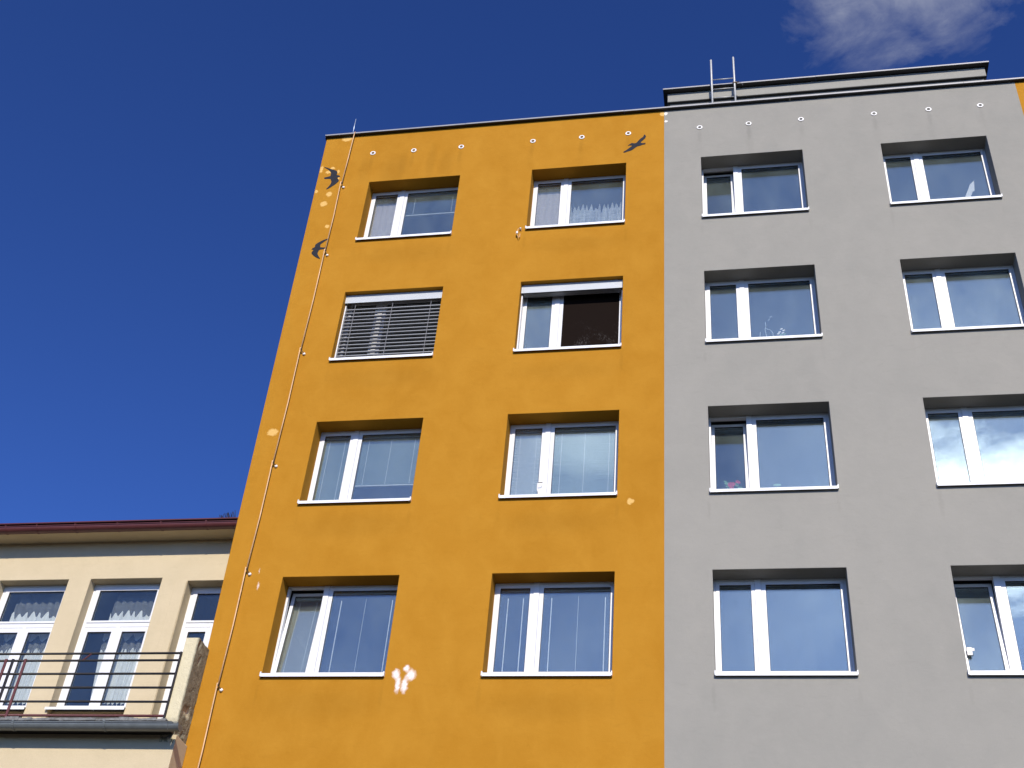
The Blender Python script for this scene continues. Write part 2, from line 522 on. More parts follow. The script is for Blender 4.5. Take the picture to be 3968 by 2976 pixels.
def sheer(name, col, op, weave=0.):
    t = NT(name)
    d = t.n('ShaderNodeBsdfDiffuse')
    d.inputs['Color'].default_value = rgb(*col)
    tl = t.n('ShaderNodeBsdfTranslucent')
    tl.inputs['Color'].default_value = rgb(*[c * .8 for c in col])
    m = t.n('ShaderNodeMixShader')
    m.inputs[0].default_value = .25
    t.put(m.inputs[1], d.outputs[0])
    t.put(m.inputs[2], tl.outputs[0])
    tr = t.n('ShaderNodeBsdfTransparent')
    m2 = t.n('ShaderNodeMixShader')
    if weave:
        a = t.noise(t.pos((1, 1, .12)), 30, 4, .7)
        b = t.noise(t.pos((.12, 1, 1)), 30, 4, .7)
        v = t.math('MULTIPLY', t.math('ADD', a, b), .5)
        t.put(m2.inputs[0], t.remap(v, .36, .64, max(0, op - weave), min(1, op + weave)))
    else:
        m2.inputs[0].default_value = op
    t.put(m2.inputs[1], tr.outputs[0])
    t.put(m2.inputs[2], m.outputs[0])
    return t.done(m2.outputs[0])


M_SHEER_G = sheer('grey_sheer_fabric', (.85, .74, .68), .88, .12)
M_SHEER_F = sheer('fine_net', (.55, .62, .70), .10, .06)
M_LACE = sheer('lace_fabric', (.82, .85, .88), .70, .30)
M_NET = sheer('house_net', (.70, .72, .72), .24, .10)
M_NETW = sheer('house_lace', (.88, .89, .86), .92, .08)

# ------------------------------------------------------------------ ground
g = MB()
g.quad((-900, -900, 0), (900, -900, 0), (900, 900, 0), (-900, 900, 0))
tag(g.build('ground', M_ASPHALT), kind='structure')
tag(MB().box(-60, 60, -4.2, -.4, .0, .125).build('pavement', M_PAVE), kind='structure')
tag(MB().box(-60, 60, -4.35, -4.203, .0, .135).build('kerb', M_KERB), kind='structure')

# ------------------------------------------------------------------ apartment block
ZT = [18.642, 15.842, 13.042, 10.242, 7.408]
XL = [-6.333, -3.255, -.212, 2.873]
WD = [1.736, 1.715, 1.759, 1.742]
HOLE = 1.535
TOP = 20.0
DEPTH = .40


def lean(z):
    return -7.20 - .0165 * (z - 8)


block = empty('apartment_block', (-1, 6, 0), 'tall flat-roofed apartment block with orange and grey rendered sections', 'apartment building')


def facade(name, xa, xb, cols, mat, label, left_free=False):
    xs = sorted({xa, xb} | {XL[c] for c in cols} | {XL[c] + WD[c] for c in cols})
    zs = sorted({0., TOP} | set(ZT) | {z - HOLE for z in ZT})
    vid, V, F = {}, [], []

    def vx(x, y, z):
        k = (round(x, 4), round(y, 4), round(z, 4))
        if k not in vid:
            vid[k] = len(V)
            xx = lean(z) if (left_free and abs(x - xa) < 1e-6) else x
            V.append((xx, y, z))
        return vid[k]
    for i in range(len(xs) - 1):
        for j in range(len(zs) - 1):
            x0, x1, z0, z1 = xs[i], xs[i + 1], zs[j], zs[j + 1]
            hole = any(abs(x0 - XL[c]) < 1e-6 for c in cols) and any(abs(z1 - z) < 1e-6 for z in ZT)
            if not hole:
                F.append((vx(x0, 0, z0), vx(x1, 0, z0), vx(x1, 0, z1), vx(x0, 0, z1)))
            else:
                F.append((vx(x0, 0, z0), vx(x0, DEPTH, z0), vx(x0, DEPTH, z1), vx(x0, 0, z1)))
                F.append((vx(x1, 0, z0), vx(x1, 0, z1), vx(x1, DEPTH, z1), vx(x1, DEPTH, z0)))
                F.append((vx(x0, 0, z1), vx(x0, DEPTH, z1), vx(x1, DEPTH, z1), vx(x1, 0, z1)))
                F.append((vx(x0, 0, z0), vx(x1, 0, z0), vx(x1, DEPTH, z0), vx(x0, DEPTH, z0)))
    if left_free:
        for j in range(len(zs) - 1):
            F.append((vx(xa, 0, zs[j]), vx(xa, 0, zs[j + 1]), vx(xa, 12, zs[j + 1]), vx(xa, 12, zs[j])))
    me = bpy.data.meshes.new(name)
    me.from_pydata(V, [], F)
    me.materials.append(mat)
    o = link(name, me, block, (0, 0, 0), .007)
    o['label'] = label
    return o


facade('wall', -7.33, -.860, (0, 1), M_OR, 'orange rendered wall section at the left end', True)
facade('wall', -.860, 5.300, (2, 3), M_GR, 'grey rendered wall section')
facade('wall', 5.300, 11.4, (), M_OR, 'second orange wall section at the right edge')
MB().quad((-7.3, 12, 0), (11.4, 12, 0), (11.4, 12, TOP), (-7.3, 12, TOP)).quad((11.4, 0, 0), (11.4, 12, 0), (11.4, 12, TOP), (11.4, 0, TOP)).build('back_wall', M_GR, block)
MB().box(-7.35, 11.38, .05, 11.9, TOP - .16, TOP - .02).build('roof', M_ROOFFELT, block)
# coping sheets: folded metal with joints, underside shade put into the dark colour
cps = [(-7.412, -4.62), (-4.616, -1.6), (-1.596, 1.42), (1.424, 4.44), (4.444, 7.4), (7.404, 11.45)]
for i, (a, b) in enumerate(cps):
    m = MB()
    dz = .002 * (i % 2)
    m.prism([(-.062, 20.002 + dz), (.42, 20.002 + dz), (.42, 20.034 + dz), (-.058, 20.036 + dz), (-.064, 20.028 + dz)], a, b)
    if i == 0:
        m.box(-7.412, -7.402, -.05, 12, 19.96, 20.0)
    m.build('coping', M_SHADE, block)
    MB().box(a, b - .002, -.068, -.0645, 20.008 + dz, 20.040 + dz).build('drip_edge', M_FLASH, block)  # lit lip of the same sheet, put into a lighter colour


# vents
def ring_mesh(cx, cz, r0, r1, y0, y1, seg=20):
    m = MB()
    for k in range(seg):
        a, b = 2 * math.pi * k / seg, 2 * math.pi * (k + 1) / seg
        P = lambda r, t, y: (cx + r * math.cos(t), y, cz + r * math.sin(t))
        m.quad(P(r1, a, y1 + .004), P(r1, b, y1 + .004), P(r1 * .93, b, y1), P(r1 * .93, a, y1))
        m.quad(P(r1 * .93, a, y1), P(r1 * .93, b, y1), P(r0, b, y1), P(r0, a, y1))
        m.quad(P(r1, a, y0), P(r1, b, y0), P(r1, b, y1 + .004), P(r1, a, y1 + .004))
    return m


for vx_, vz_ in VENTS:
    v = ring_mesh(vx_, vz_, .031, .053, -.001, -.012).build('vent', M_PIPE, block, (vx_, 0, vz_))
    t = MB()
    for k in range(16):
        a, b = 2 * math.pi * k / 16, 2 * math.pi * (k + 1) / 16
        c = lambda r, q, y: (vx_ + r * math.cos(q), y, vz_ + r * math.sin(q))
        t.quad(c(.031, a, -.012), c(.031, b, -.012), c(.024, b, -.0035), c(.024, a, -.0035))
    t.build('vent_tube', M_PIPE_IN, v, (vx_, 0, vz_))
    t = MB()
    t.v = [(vx_ + .030 * math.cos(2 * math.pi * k / 16) * (1 if math.sin(2 * math.pi * k / 16) < 0 else .9), -.004, vz_ - .004 + (.020 if math.sin(2 * math.pi * k / 16) < 0 else .004) * math.sin(2 * math.pi * k / 16)) for k in range(16)]
    t.f = [tuple(range(16))]
    t.build('vent_opening_shade', M_DARK, v, (vx_, 0, vz_))  # flat dark disc painted for the shade inside the tube

# ---- windows
M_TILT = Matrix.Rotation(math.radians(-6.0), 4, 'X')


def slats(x0, x1, z0, z1, y, pitch, width, tilt_deg, jitter=.0):
    m = MB()
    n = int((z1 - z0) / pitch)
    ta = math.radians(tilt_deg)
    dy, dz = math.cos(ta) * width / 2, math.sin(ta) * width / 2
    for i in range(n):
        z = z1 - (i + .5) * pitch
        j = random.uniform(-jitter, jitter)
        m.quad((x0, y - dy, z - dz + j), (x1, y - dy, z - dz - j), (x1, y + dy, z + dz - j), (x0, y + dy, z + dz + j))
    return m


def frame_bars(m, x0, x1, z0, z1, y0, y1, w, wb=None):
    wb = wb or w
    m.box(x0, x0 + w, y0, y1, z0, z1)
    m.box(x1 - w, x1, y0, y1, z0, z1)
    m.box(x0 + w, x1 - w, y0 + .0005, y1, z1 - w, z1)
    m.box(x0 + w, x1 - w, y0 + .0005, y1, z0, z0 + wb)


def window(c, r, tilt=False, gl=(None, None), label=None, blinds=()):
    X, W, Z = XL[c], WD[c], ZT[r]
    org = (X + W / 2, .28, Z - 1.44)
    m = MB()
    frame_bars(m, X - .02, X + W + .02, Z - 1.46, Z + .022, .282, .352, .050, .06)
    m.box(X + .555, X + .637, .266, .351, Z - 1.41, Z - .004)
    win = m.build('window', M_WHITE, block, org, .003)
    if label:
        win['label'] = label
    rm = MB()
    x0, x1, y1, z0, z1 = X - .55, X + W + .55, 3.7, Z - 2.35, Z + .22
    rm.quad((x0, .41, z0), (x1, .41, z0), (x1, y1, z0), (x0, y1, z0)).quad((x0, .41, z1), (x0, y1, z1), (x1, y1, z1), (x1, .41, z1))
    rm.quad((x0, y1, z0), (x1, y1, z0), (x1, y1, z1), (x0, y1, z1)).quad((x0, .41, z0), (x0, y1, z0), (x0, y1, z1), (x0, .41, z1)).quad((x1, .41, z0), (x1, .41, z1), (x1, y1, z1), (x1, y1, z0))
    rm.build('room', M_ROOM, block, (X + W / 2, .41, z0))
    spans = ((X + .030, X + .553), (X + .639, X + W - .030))
    for k, (a, b) in enumerate(spans):
        tl = tilt and k == 0
        so = (a + (b - a) / 2, .30, Z - 1.405)
        m = MB()
        gx0 = a + .050
        gx1 = b - .050 if k == 0 else b - .048
        if k == 1:
            gx0 = X + .699
        m.box(a, gx0, .276, .335, Z - 1.405, Z - .032)
        m.box(gx1, b, .276, .335, Z - 1.405, Z - .032)
        m.box(gx0, gx1, .2765, .335, Z - .083, Z - .032)
        m.box(gx0, gx1, .2765, .335, Z - 1.405, Z - 1.353)
        s = m.build('sash', M_WHITE, win, so, .004)
        gk = MB()
        frame_bars(gk, gx0 - .001, gx1 + .001, Z - 1.354, Z - .082, .2825, .31, .006)
        q = gk.build('gasket', M_GASK, win, so)
        pb = MB().box(gx0 + .004, gx1 - .004, .288, .306, Z - 1.350, Z - .086)
        p = pb.build('pane', gl[k] or M_GLASS, win, so)
        parts = [s, q, p]
        for bl in blinds:
            if bl['k'] != k:
                continue
            yb = .337
            zb = Z - .10 - bl.get('drop', 1.24)
            sm = slats(gx0 + .004, gx1 - .004, zb, Z - .12, yb + .012, .0165, .0205, bl.get('tilt', 62), bl.get('jit', .0008))
            so_ = tag(sm.build('blind_slats', bl.get('mat', M_BLIND), win, so), kind='stuff')
            parts.append(so_)
            hb = MB().box(gx0 + .002, gx1 - .002, yb, yb + .025, Z - .115, Z - .088)
            parts.append(hb.build('blind_headrail', M_BLIND_W, win, so))
            if bl.get('rail', False):
                parts.append(MB().box(gx0 + .004, gx1 - .004, yb - .001, yb + .022, zb - .018, zb).build('blind_bottom_rail', M_BLIND_W, win, so))
            for fx, wd_, zt_ in bl.get('cords', ()):
                xx = gx0 + (gx1 - gx0) * fx
                cm = MB().box(xx - wd_, xx + wd_, yb - .016, yb - .012, zb, Z - zt_)
                parts.append(cm.build('blind_cord', M_CORD, win, so))
        if tl:
            for o in parts:
                o.matrix_basis = o.matrix_basis @ M_TILT
    # folded metal sill
    sm = MB()
    sm.prism([(.276, Z - 1.436), (.276, Z - 1.441), (-.034, Z - 1.523), (-.036, Z - 1.564), (-.044, Z - 1.568), (-.044, Z - 1.520), (-.038, Z - 1.516)], X + .003, X + W - .003)
    sl = sm.build('sill', M_SILL, win, (X + W / 2, 0, Z - 1.5))
    for e0, e1 in ((X - .010, X + .006), (X + W - .006, X + W + .010)):
        MB().prism([(-.049, Z - 1.562), (-.049, Z - 1.500), (-.036, Z - 1.492), (.0, Z - 1.494), (.0, Z - 1.562)], e0, e1).build('sill_cap', M_WHITE, win, (e0, 0, Z - 1.5), .002)
    return win


C2 = [(.20, .0032, .16), (.80, .0032, .16)]
C2w = [(.28, .0045, .22), (.80, .0045, .22)]
C3 = [(.12, .003, .16), (.50, .003, .16), (.90, .003, .16)]
window(0, 0, blinds=[dict(k=1, drop=.51, tilt=35, rail=True, cords=[(.15, .0025, .2), (.9, .0025, .2)], mat=M_BLIND)])
window(1, 0)
window(0, 1, gl=(M_GLASS_L, M_GLASS_L))
window(1, 1, gl=(M_GLASS_H, M_BROWN))
window(0, 2, blinds=[dict(k=0, tilt=60, cords=C2), dict(k=1, drop=.91, tilt=60, rail=True, cords=C3)])
window(1, 2, blinds=[dict(k=0, tilt=64, cords=C2, jit=.002, mat=M_BLIND_W), dict(k=1, tilt=64, cords=C3, jit=.002)])
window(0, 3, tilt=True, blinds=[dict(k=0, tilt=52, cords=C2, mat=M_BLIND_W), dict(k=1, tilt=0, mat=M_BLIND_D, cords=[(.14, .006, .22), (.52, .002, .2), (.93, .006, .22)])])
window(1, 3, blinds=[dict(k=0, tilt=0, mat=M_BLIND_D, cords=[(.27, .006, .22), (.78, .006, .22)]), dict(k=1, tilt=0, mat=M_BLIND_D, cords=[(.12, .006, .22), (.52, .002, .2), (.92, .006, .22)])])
window(2, 0, tilt=True)
window(3, 0)
window(2, 1)
window(3, 1, gl=(M_GLASS_H, M_GLASS_H))
window(2, 2, tilt=True)
window(3, 2, gl=(M_GLASS_H, M_GLASS_H))
window(2, 3)
window(3, 3, tilt=True, gl=(M_GLASS_H, None))
for c in range(4):
    window(c, 4)


# exterior venetian blinds in the second row
def housing(c, r):
    X, W, Z = XL[c], WD[c], ZT[r]
    m = MB()
    m.box(X + .004, X + W - .004, .085, .089, Z - .185, Z - .006)
    m.box(X + .004, X + W - .004, .089, .24, Z - .010, Z - .006)
    m.box(X + .004, X + .008, .089, .24, Z - .185, Z - .010)
    m.box(X + W - .008, X + W - .004, .089, .24, Z - .185, Z - .010)
    h = m.build('exterior_blind', M_BOX, block, (X + W / 2, .16, Z - .1))
    for a, b in ((X + .006, X + .026), (X + W - .026, X + W - .006)):
        MB().box(a, b, .125, .205, Z - 1.47, Z - .20).build('guide_rail', M_WHITE, h, (a, .16, Z - .8))
    return h


h = housing(0, 1)
X, W, Z = XL[0], WD[0], ZT[1]
prof = [(-.032, -.020), (-.032, -.002), (-.027, .003), (.0, .008), (.027, .003), (.032, .008), (.033, .006), (.029, .001), (.0, .006), (-.027, .0), (-.030, -.004), (-.030, -.020)]
sm = MB()
sm.prism([(y, z) for y, z in prof], -.5 * (W - .06), .5 * (W - .06))
s0 = None
for i in range(15):
    z = Z - .285 - i * .0795
    if s0 is None:
        s0 = sm.build('slat', M_SLAT, h, (0, 0, 0))
        s = s0
    else:
        s = s0.copy()
        COL.objects.link(s)
        s.parent = h
    s.location = Vector((X + W / 2, .165, z + random.uniform(-.002, .002))) - WORLD_LOC[h.name]
    s.rotation_euler = (math.radians(random.uniform(-3, 3)), math.radians(random.uniform(-.12, .12)), 0)
for fx in (.11, .49, .88):
    xx = X + W * fx
    MB().box(xx - .004, xx + .004, .118, .121, Z - 1.44, Z - .2).build('cord', M_CORD_D, h, (xx, .12, Z - .8))
h = housing(1, 1)
X, W, Z = XL[1], WD[1], ZT[1]
MB().box(X + .03, X + W - .03, .12, .21, Z - .178, Z - .03).build('folded_slats', M_SLAT, h, (X + W / 2, .165, Z - .1))

# roof house above the grey section
ph = MB()
ph.box(-.80, 5.05, .76, 7.2, 19.98, 21.13)
ph.build('roof_house_wall', M_PEN, block, (2.1, 4, 20))
MB().box(-.842, 5.092, .70, 7.3, 21.134, 21.388).build('roof_house_slab', M_PEN, block, (2.1, 4, 21.1), .01)
MB().box(-.838, 5.088, .704, .757, 21.127, 21.1325).build('slab_shade_sheet', M_SHADE, block)  # added dark sheet, paints the shade under the slab
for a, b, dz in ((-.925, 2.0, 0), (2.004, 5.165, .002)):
    MB().prism([(.60, 21.388 + dz), (7.4, 21.388 + dz), (7.4, 21.42 + dz), (.604, 21.422 + dz), (.598, 21.414 + dz)], a, b).build('roof_house_coping', M_SHADE, block)  # dark colour carries the shade of the coping underside
    MB().box(a, b - .002, .592, .5955, 21.394 + dz, 21.426 + dz).build('roof_house_drip_edge', M_FLASH, block)  # lighter colour stands for the sunlit lip of this coping

# ------------------------------------------------------------------ roof ladder
lad = empty('roof_ladder', (.243, .5, 20.04), 'galvanised steel ladder standing at the roof edge against the grey roof house', 'ladder')
for x, zt_ in ((.024, 22.07), (.458, 22.10)):
    MB().tube([(x, .5, 19.98), (x, .5, zt_ - .02), (x, .5, zt_)], [.021, .021, .017], 10).build('stile', M_LADDER, lad, (x, .5, 20), smooth=True)
for z in (21.448, 21.156, 20.891, 20.61, 20.33):
    MB().tube([(.040, .505, z), (.442, .505, z)], .0105, 8).build('rung', M_LADDER, lad, (.24, .5, z), smooth=True)
MB().box(.425, .505, .47, .53, 21.275, 21.297).tube([(.50, .49, 21.287), (.545, .47, 21.292)], .012, 6).build('clamp', M_CLIP, lad, (.47, .5, 21.28))
MB().tube([(.53, .49, 21.285), (.58, .48, 21.27), (.60, .47, 21.20), (.615, .47, 21.17)], .0035, 5).build('tie_wire', M_CORD_D, lad, (.5, .5, 21.28))
for x in (.024, .458):
    MB().box(x - .02, x + .02, .52, .70, 21.16, 21.20).build('wall_bracket', M_LADDER, lad, (x, .6, 21.18))

# ------------------------------------------------------------------ lightning conductor
lc = empty('lightning_conductor', (-6.85, -.06, 0), 'tan painted lightning conductor wire running down the left end of the orange wall', 'lightning conductor')
wp = [(-6.815, -.062, 20.03), (-6.835, -.06, 19.3), (-6.848, -.06, 18.66)]
segs = [[(-6.812, .10, 20.05), (-6.812, -.075, 20.045), (-6.815, -.085, 19.98), (-6.832, -.062, 19.3), (-6.844, -.06, 18.60)]]
nodes = [(-6.852, 18.60), (-6.853, 16.836), (-6.866, 14.534), (-6.876, 12.238), (-6.890, 10.346), (-6.899, 8.539), (-6.905, 6.7), (-6.905, .3)]
for i in range(len(nodes) - 1):
    (xa, za), (xb, zb) = nodes[i], nodes[i + 1]
    segs.append([(xa - .010, -.07, za + .03), (xa - .007, -.064, za - .2), ((xa + xb) / 2 + .004, -.058, (za + zb) / 2), (xb, -.06, zb)])
for sgm in segs:
    MB().tube(sgm, .0095, 8).build('wire', M_CABLE, lc, sgm[0], smooth=True)
for (xw, zw), (xa, za) in zip([tuple(p) for p in CLIPS] + [(-6.87, 6.67)], nodes):
    cz = zw - .02
    cl_ = MB().tube([(xw + .012, .0, cz), (xw + .004, -.02, cz + .01), (xa + .006, -.05, za - .005), (xa - .004, -.066, za + .012)], .007, 6).build('clip_arm', M_CLIP, lc, (xw, -.03, cz))
    MB().tube([(xa - .014, -.062, za - .012), (xa + .012, -.062, za + .018)], .0135, 6).build('clip', M_CLIP, lc, (xa, -.06, za))
    MB().tube([(xw + .01, .0, cz - .004), (xw + .01, -.022, cz - .002), (xw + .01, -.028, cz)], [.026, .024, .012], 10).build('clip_base', M_WCLIP, lc, (xw, 0, cz), smooth=True)
MB().tube([(-6.890, .02, 20.0), (-6.892, .0, 20.3), (-6.893, .0, 20.53)], [.009, .009, .006], 6).build('rod', M_ZINC, lc, (-6.89, 0, 20), smooth=True)
MB().tube([(-6.80, -.066, 20.046), (-6.89, -.03, 20.05)], .007, 6).build('link_wire', M_ZINC, lc, (-6.85, -.05, 20.04))

# cut cable hook left of the window sill
hk = empty('cable_hook', (-3.36, 0, 17.0), 'small bent cut cable end with white cap left of a top row sill', 'cable hook')
MB().tube([(-3.335, -.0, 17.06), (-3.36, -.05, 17.10), (-3.385, -.055, 17.06), (-3.395, -.05, 16.98), (-3.392, -.045, 16.93), (-3.365, -.04, 16.86), (-3.35, -.03, 16.89), (-3.352, -.02, 16.98)], .006, 6).build('cable', M_CABLE, hk, (-3.36, 0, 17))
MB().tube([(-3.400, -.056, 16.995), (-3.396, -.056, 16.945)], .018, 8).build('cap', M_WCLIP, hk, (-3.4, -.05, 17))
MB().tube([(-3.352, -.0, 17.09), (-3.352, -.04, 17.10)], .018, 8).build('base', M_WCLIP, hk, (-3.35, 0, 17.1))

# ------------------------------------------------------------------ bird silhouettes


def outline(pts, y0, y1, name, mat, label):
    me = bpy.data.meshes.new(name)
    bm = bmesh.new()
    cx = sum(p[0] for p in pts) / len(pts)
    cz = sum(p[1] for p in pts) / len(pts)
    f = bm.faces.new([bm.verts.new((x - cx, y0, z - cz)) for x, z in pts])
    r = bmesh.ops.extrude_face_region(bm, geom=[f])
    for v in r['geom']:
        if isinstance(v, bmesh.types.BMVert):
            v.co.y = y1
    bmesh.ops.triangulate(bm, faces=[q for q in bm.faces if len(q.verts) > 4])
    bmesh.ops.recalc_face_normals(bm, faces=bm.faces)
    bm.to_mesh(me)
    bm.free()
    me.materials.append(mat)
    return tag(link(name, me, None, (cx, 0, cz)), label, 'bird silhouette', 'dark bird silhouettes on the orange wall')


outline(BIRD_A, -.001, -.004, 'bird_silhouette', M_BIRD, 'dark flying swallow silhouette at the upper left corner, among pale repair dabs')
outline(BIRD_B, -.001, -.004, 'bird_silhouette', M_BIRD, 'dark swallow silhouette half touching the conductor wire, lower of the two on the left')
outline(BIRD_C, -.001, -.004, 'bird_silhouette', M_BIRD, 'dark flying bird silhouette under the rightmost vent of the orange wall')


# ------------------------------------------------------------------ curtains
def curtain(name, x0, x1, z0, z1, y, amp, waves, mat, label, edge=0., top=0., n=48, cat='curtain', phase=0., group=None, gather=0., make=True):
    """hanging cloth: folded sheet with thickness, optional scalloped upper (top) or lower (edge) border"""
    V, F = [], []
    rows = 6
    for j in range(rows + 1):
        for i in range(n + 1):
            s = i / n
            ph = phase + s * waves * 2 * math.pi
            zz1 = z1
            if top:
                zz1 = z1 - top * (1 - abs(math.sin(ph * .5 + 1.1)) ** .8) * (.6 + .4 * math.sin(ph * .23 + 2)) + top * .35 * math.sin(ph * 1.7)
            zz0 = z0
            if edge:
                zz0 = z0 + edge * (1 - abs(math.sin(ph * .5)) ** .9)
            t = j / rows
            x = x0 + (x1 - x0) * s + gather * (1 - t) * (s - .5)
            V.append((x + .3 * amp * math.cos(ph), y + amp * (math.sin(ph) + .35 * math.sin(2.3 * ph + 1)), zz0 + (zz1 - zz0) * t))
    for j in range(rows):
        for i in range(n):
            a = j * (n + 1) + i
            F.append((a, a + 1, a + n + 2, a + n + 1))
    me = bpy.data.meshes.new(name)
    ox, oz = (x0 + x1) / 2, z0
    me.from_pydata([(a - ox, b - y, c - oz) for a, b, c in V], [], F)
    for p in me.polygons:
        p.use_smooth = True
    me.materials.append(mat)
    o = link(name, me, None, (ox, y, oz))
    if make:
        tag(o, label, cat, group)
    return o


X, Z = XL[0], ZT[0]
curtain('curtain', X + .05, X + .58, Z - 1.5, Z - .12, .395, .004, 5, M_SHEER_G, 'grey-beige sheer curtain in the narrow sash of the leftmost top window')
X, Z = XL[1], ZT[0]
curtain('curtain', X + .04, X + .58, Z - 1.5, Z - .12, .395, .004, 4, M_SHEER_G, 'grey woven sheer curtain in the narrow sash of the top window with lace')
lace_grp = empty('curtain', (X + 1.18, .42, Z - 1.5), 'white lace curtain with peaked pattern in the wide top row pane', 'curtain')
lc1 = curtain('lace_panel', X + .66, X + W - .02, Z - 1.45, Z - .62, .42, .012, 8, M_LACE, None, top=.20, n=130, make=False)
lc2 = curtain('net_panel', X + .66, X + W - .02, Z - .80, Z - .12, .427, .012, 11, M_SHEER_F, None, n=90, make=False)
for o in (lc1, lc2):
    o.parent = lace_grp
    o.location = o.location - lace_grp.location
X, Z = XL[0], ZT[1]
curtain('curtain', X + .50, X + .80, Z - 1.5, Z - .2, .50, .02, 5, M_SHEER_F, 'pale curtain glimpsed behind the silver exterior blind slats')
X, Z = XL[0], ZT[3]
curtain('curtain', X + .92, X + 1.18, Z - 1.5, Z - .1, .50, .02, 4, M_SHEER_F, 'faint folded net curtain behind the left window above the white smudge')
X, Z = XL[1], ZT[3]
curtain('curtain', X + .95, X + 1.45, Z - 1.5, Z - .3, .50, .02, 5, M_SHEER_F, 'faint net curtain in the wide pane of the second lowest-row window')

# ------------------------------------------------------------------ small things on and behind the sills
# aerial / sensor panel on the sill of the second window, third row
X, Z = XL[1], ZT[2]
an = empty('window_antenna', (X + .53, .20, Z - 1.455), 'small white antenna panel on a stalk standing on the sill by the mullion', 'antenna')
o = MB().box(-.040, .040, -.010, .010, -.078, .078).build('panel', M_PALE, an, (X + .53, .20, Z - 1.455), .004)
o.location = (-.024, .0, .352)
o.rotation_euler = (math.radians(-12), math.radians(14), math.radians(20))
MB().tube([(X + .53, .20, Z - 1.455), (X + .54, .20, Z - 1.36), (X + .51, .20, Z - 1.27), (X + .51, .2, Z - 1.16)], .009, 6).build('stalk', M_WCLIP, an, (X + .53, .20, Z - 1.455))
MB().tube([(X + .52, .20, Z - 1.15), (X + .58, .21, Z - 1.143)], .006, 6).build('bracket', M_CLIP, an, (X + .53, .20, Z - 1.455))

# pink flowers
X, Z = XL[2], ZT[2]
fl = empty('flowering_plant', (X + .30, .40, Z - 1.42), 'pink flowers with green leaves behind the tilted narrow sash of the grey wall', 'plant')
for i, (dx, dz, r) in enumerate(((.285, -1.172, .036), (.325, -1.165, .03), (.30, -1.215, .03), (.385, -1.125, .024), (.41, -1.14, .02))):
    m = MB()
    for k in range(6):
        a = 2 * math.pi * k / 6
        m.quad((X + dx, .375, Z + dz), (X + dx + r * math.cos(a), .36, Z + dz + r * math.sin(a)), (X + dx + 1.25 * r * math.cos(a + .5), .365, Z + dz + 1.25 * r * math.sin(a + .5)), (X + dx + r * math.cos(a + 1.0), .372, Z + dz + r * math.sin(a + 1.0)))
    m.build('flower', M_PINK, fl, (X + dx, .37, Z + dz))
for i, (dx, dz, r) in enumerate(((.24, -1.14, .035), (.355, -1.155, .04), (.37, -1.17, .03), (.25, -1.19, .03), (.21, -1.10, .02), (.42, -1.22, .03))):
    m = MB()
    m.v = [(X + dx + r * 1.3 * math.cos(2 * math.pi * k / 8), .385 + .01 * math.sin(k), Z + dz + r * .8 * math.sin(2 * math.pi * k / 8)) for k in range(8)]
    m.f = [tuple(range(8))]
    m.build('leaf', M_LEAF, fl, (X + dx, .38, Z + dz))
MB().tube([(X + .30, .41, Z - 1.42), (X + .28, .40, Z - 1.30), (X + .24, .39, Z - 1.22)], .006, 5).build('stem', M_LEAF, fl, (X + .3, .4, Z - 1.42))

# bare twigs and pale leaves
X, Z = XL[2], ZT[1]
tw = empty('twig_plant', (X + 1.0, .40, Z - 1.44), 'thin forked twigs with a small pale leafy plant inside the second grey row', 'plant')
for pts in ([(.945, -1.42), (.94, -1.14), (.925, -1.02), (.945, -.95), (.935, -.87)], [(.93, -1.00), (1.0, -1.03), (1.04, -1.09), (1.07, -1.42)], [(.86, -1.42), (.84, -1.15), (.85, -1.07)], [(.985, -.84), (1.01, -.80)], [(1.01, -.77), (1.035, -.745), (1.05, -.77)]):
    MB().tube([(X + a, .36, Z + b) for a, b in pts], .0055, 5).build('twig', M_TWIG, tw, (X + 1, .4, Z - 1.44))
for dx, dz in ((1.18, -1.017), (1.215, -1.05), (1.15, -1.08), (1.20, -1.10), (1.225, -1.13), (1.13, -1.115), (1.17, -1.14)):
    m = MB()
    m.v = [(X + dx + .025 * math.cos(2 * math.pi * k / 7), .37, Z + dz + .017 * math.sin(2 * math.pi * k / 7 + .5)) for k in range(7)]
    m.f = [tuple(range(7))]
    m.build('leaf', M_PALE if dz > -1.12 else M_LEAF, tw, (X + dx, .37, Z + dz))

# white pointed ornament
X, Z = XL[3], ZT[0]
pts = [(1.20, -1.40), (1.29, -1.07), (1.35, -.93), (1.40, -.80), (1.475, -.72), (1.465, -.83), (1.45, -.96), (1.41, -.985), (1.40, -1.03), (1.375, -1.08), (1.34, -1.40)]
o = outline([(X + a, Z + b) for a, b in pts], .35, .37, 'horn_ornament', M_PALE, 'pale curved pointed ornament leaning in the rightmost top window')
o['category'] = 'ornament'
del o['group']
# folded small green leaf shadowed at third row wide pane
X, Z = XL[2], ZT[2]
m = MB()
m.v = [(X + .95 + .06 * math.cos(2 * math.pi * k / 10), .37, Z - 1.20 + .022 * math.sin(2 * math.pi * k / 10)) for k in range(10)]
m.f = [tuple(range(10))]
tag(m.build('houseplant', M_LEAF, None, (X + .87, .37, Z - 1.33)), 'low green houseplant top at the bottom of the cloud-reflecting pane', 'plant')
# pale holder at the lowest right window
X, Z = XL[3], ZT[3]
hd = MB().box(X + .075, X + .14, .26, .275, Z - 1.15, Z - 1.04).box(X + .14, X + .17, .262, .274, Z - 1.09, Z - 1.05)
tag(hd.build('window_feeder', M_PALE, None, (X + .1, .27, Z - 1.1), .004), 'small pale feeder stuck on the tilted sash at the lower right', 'feeder')

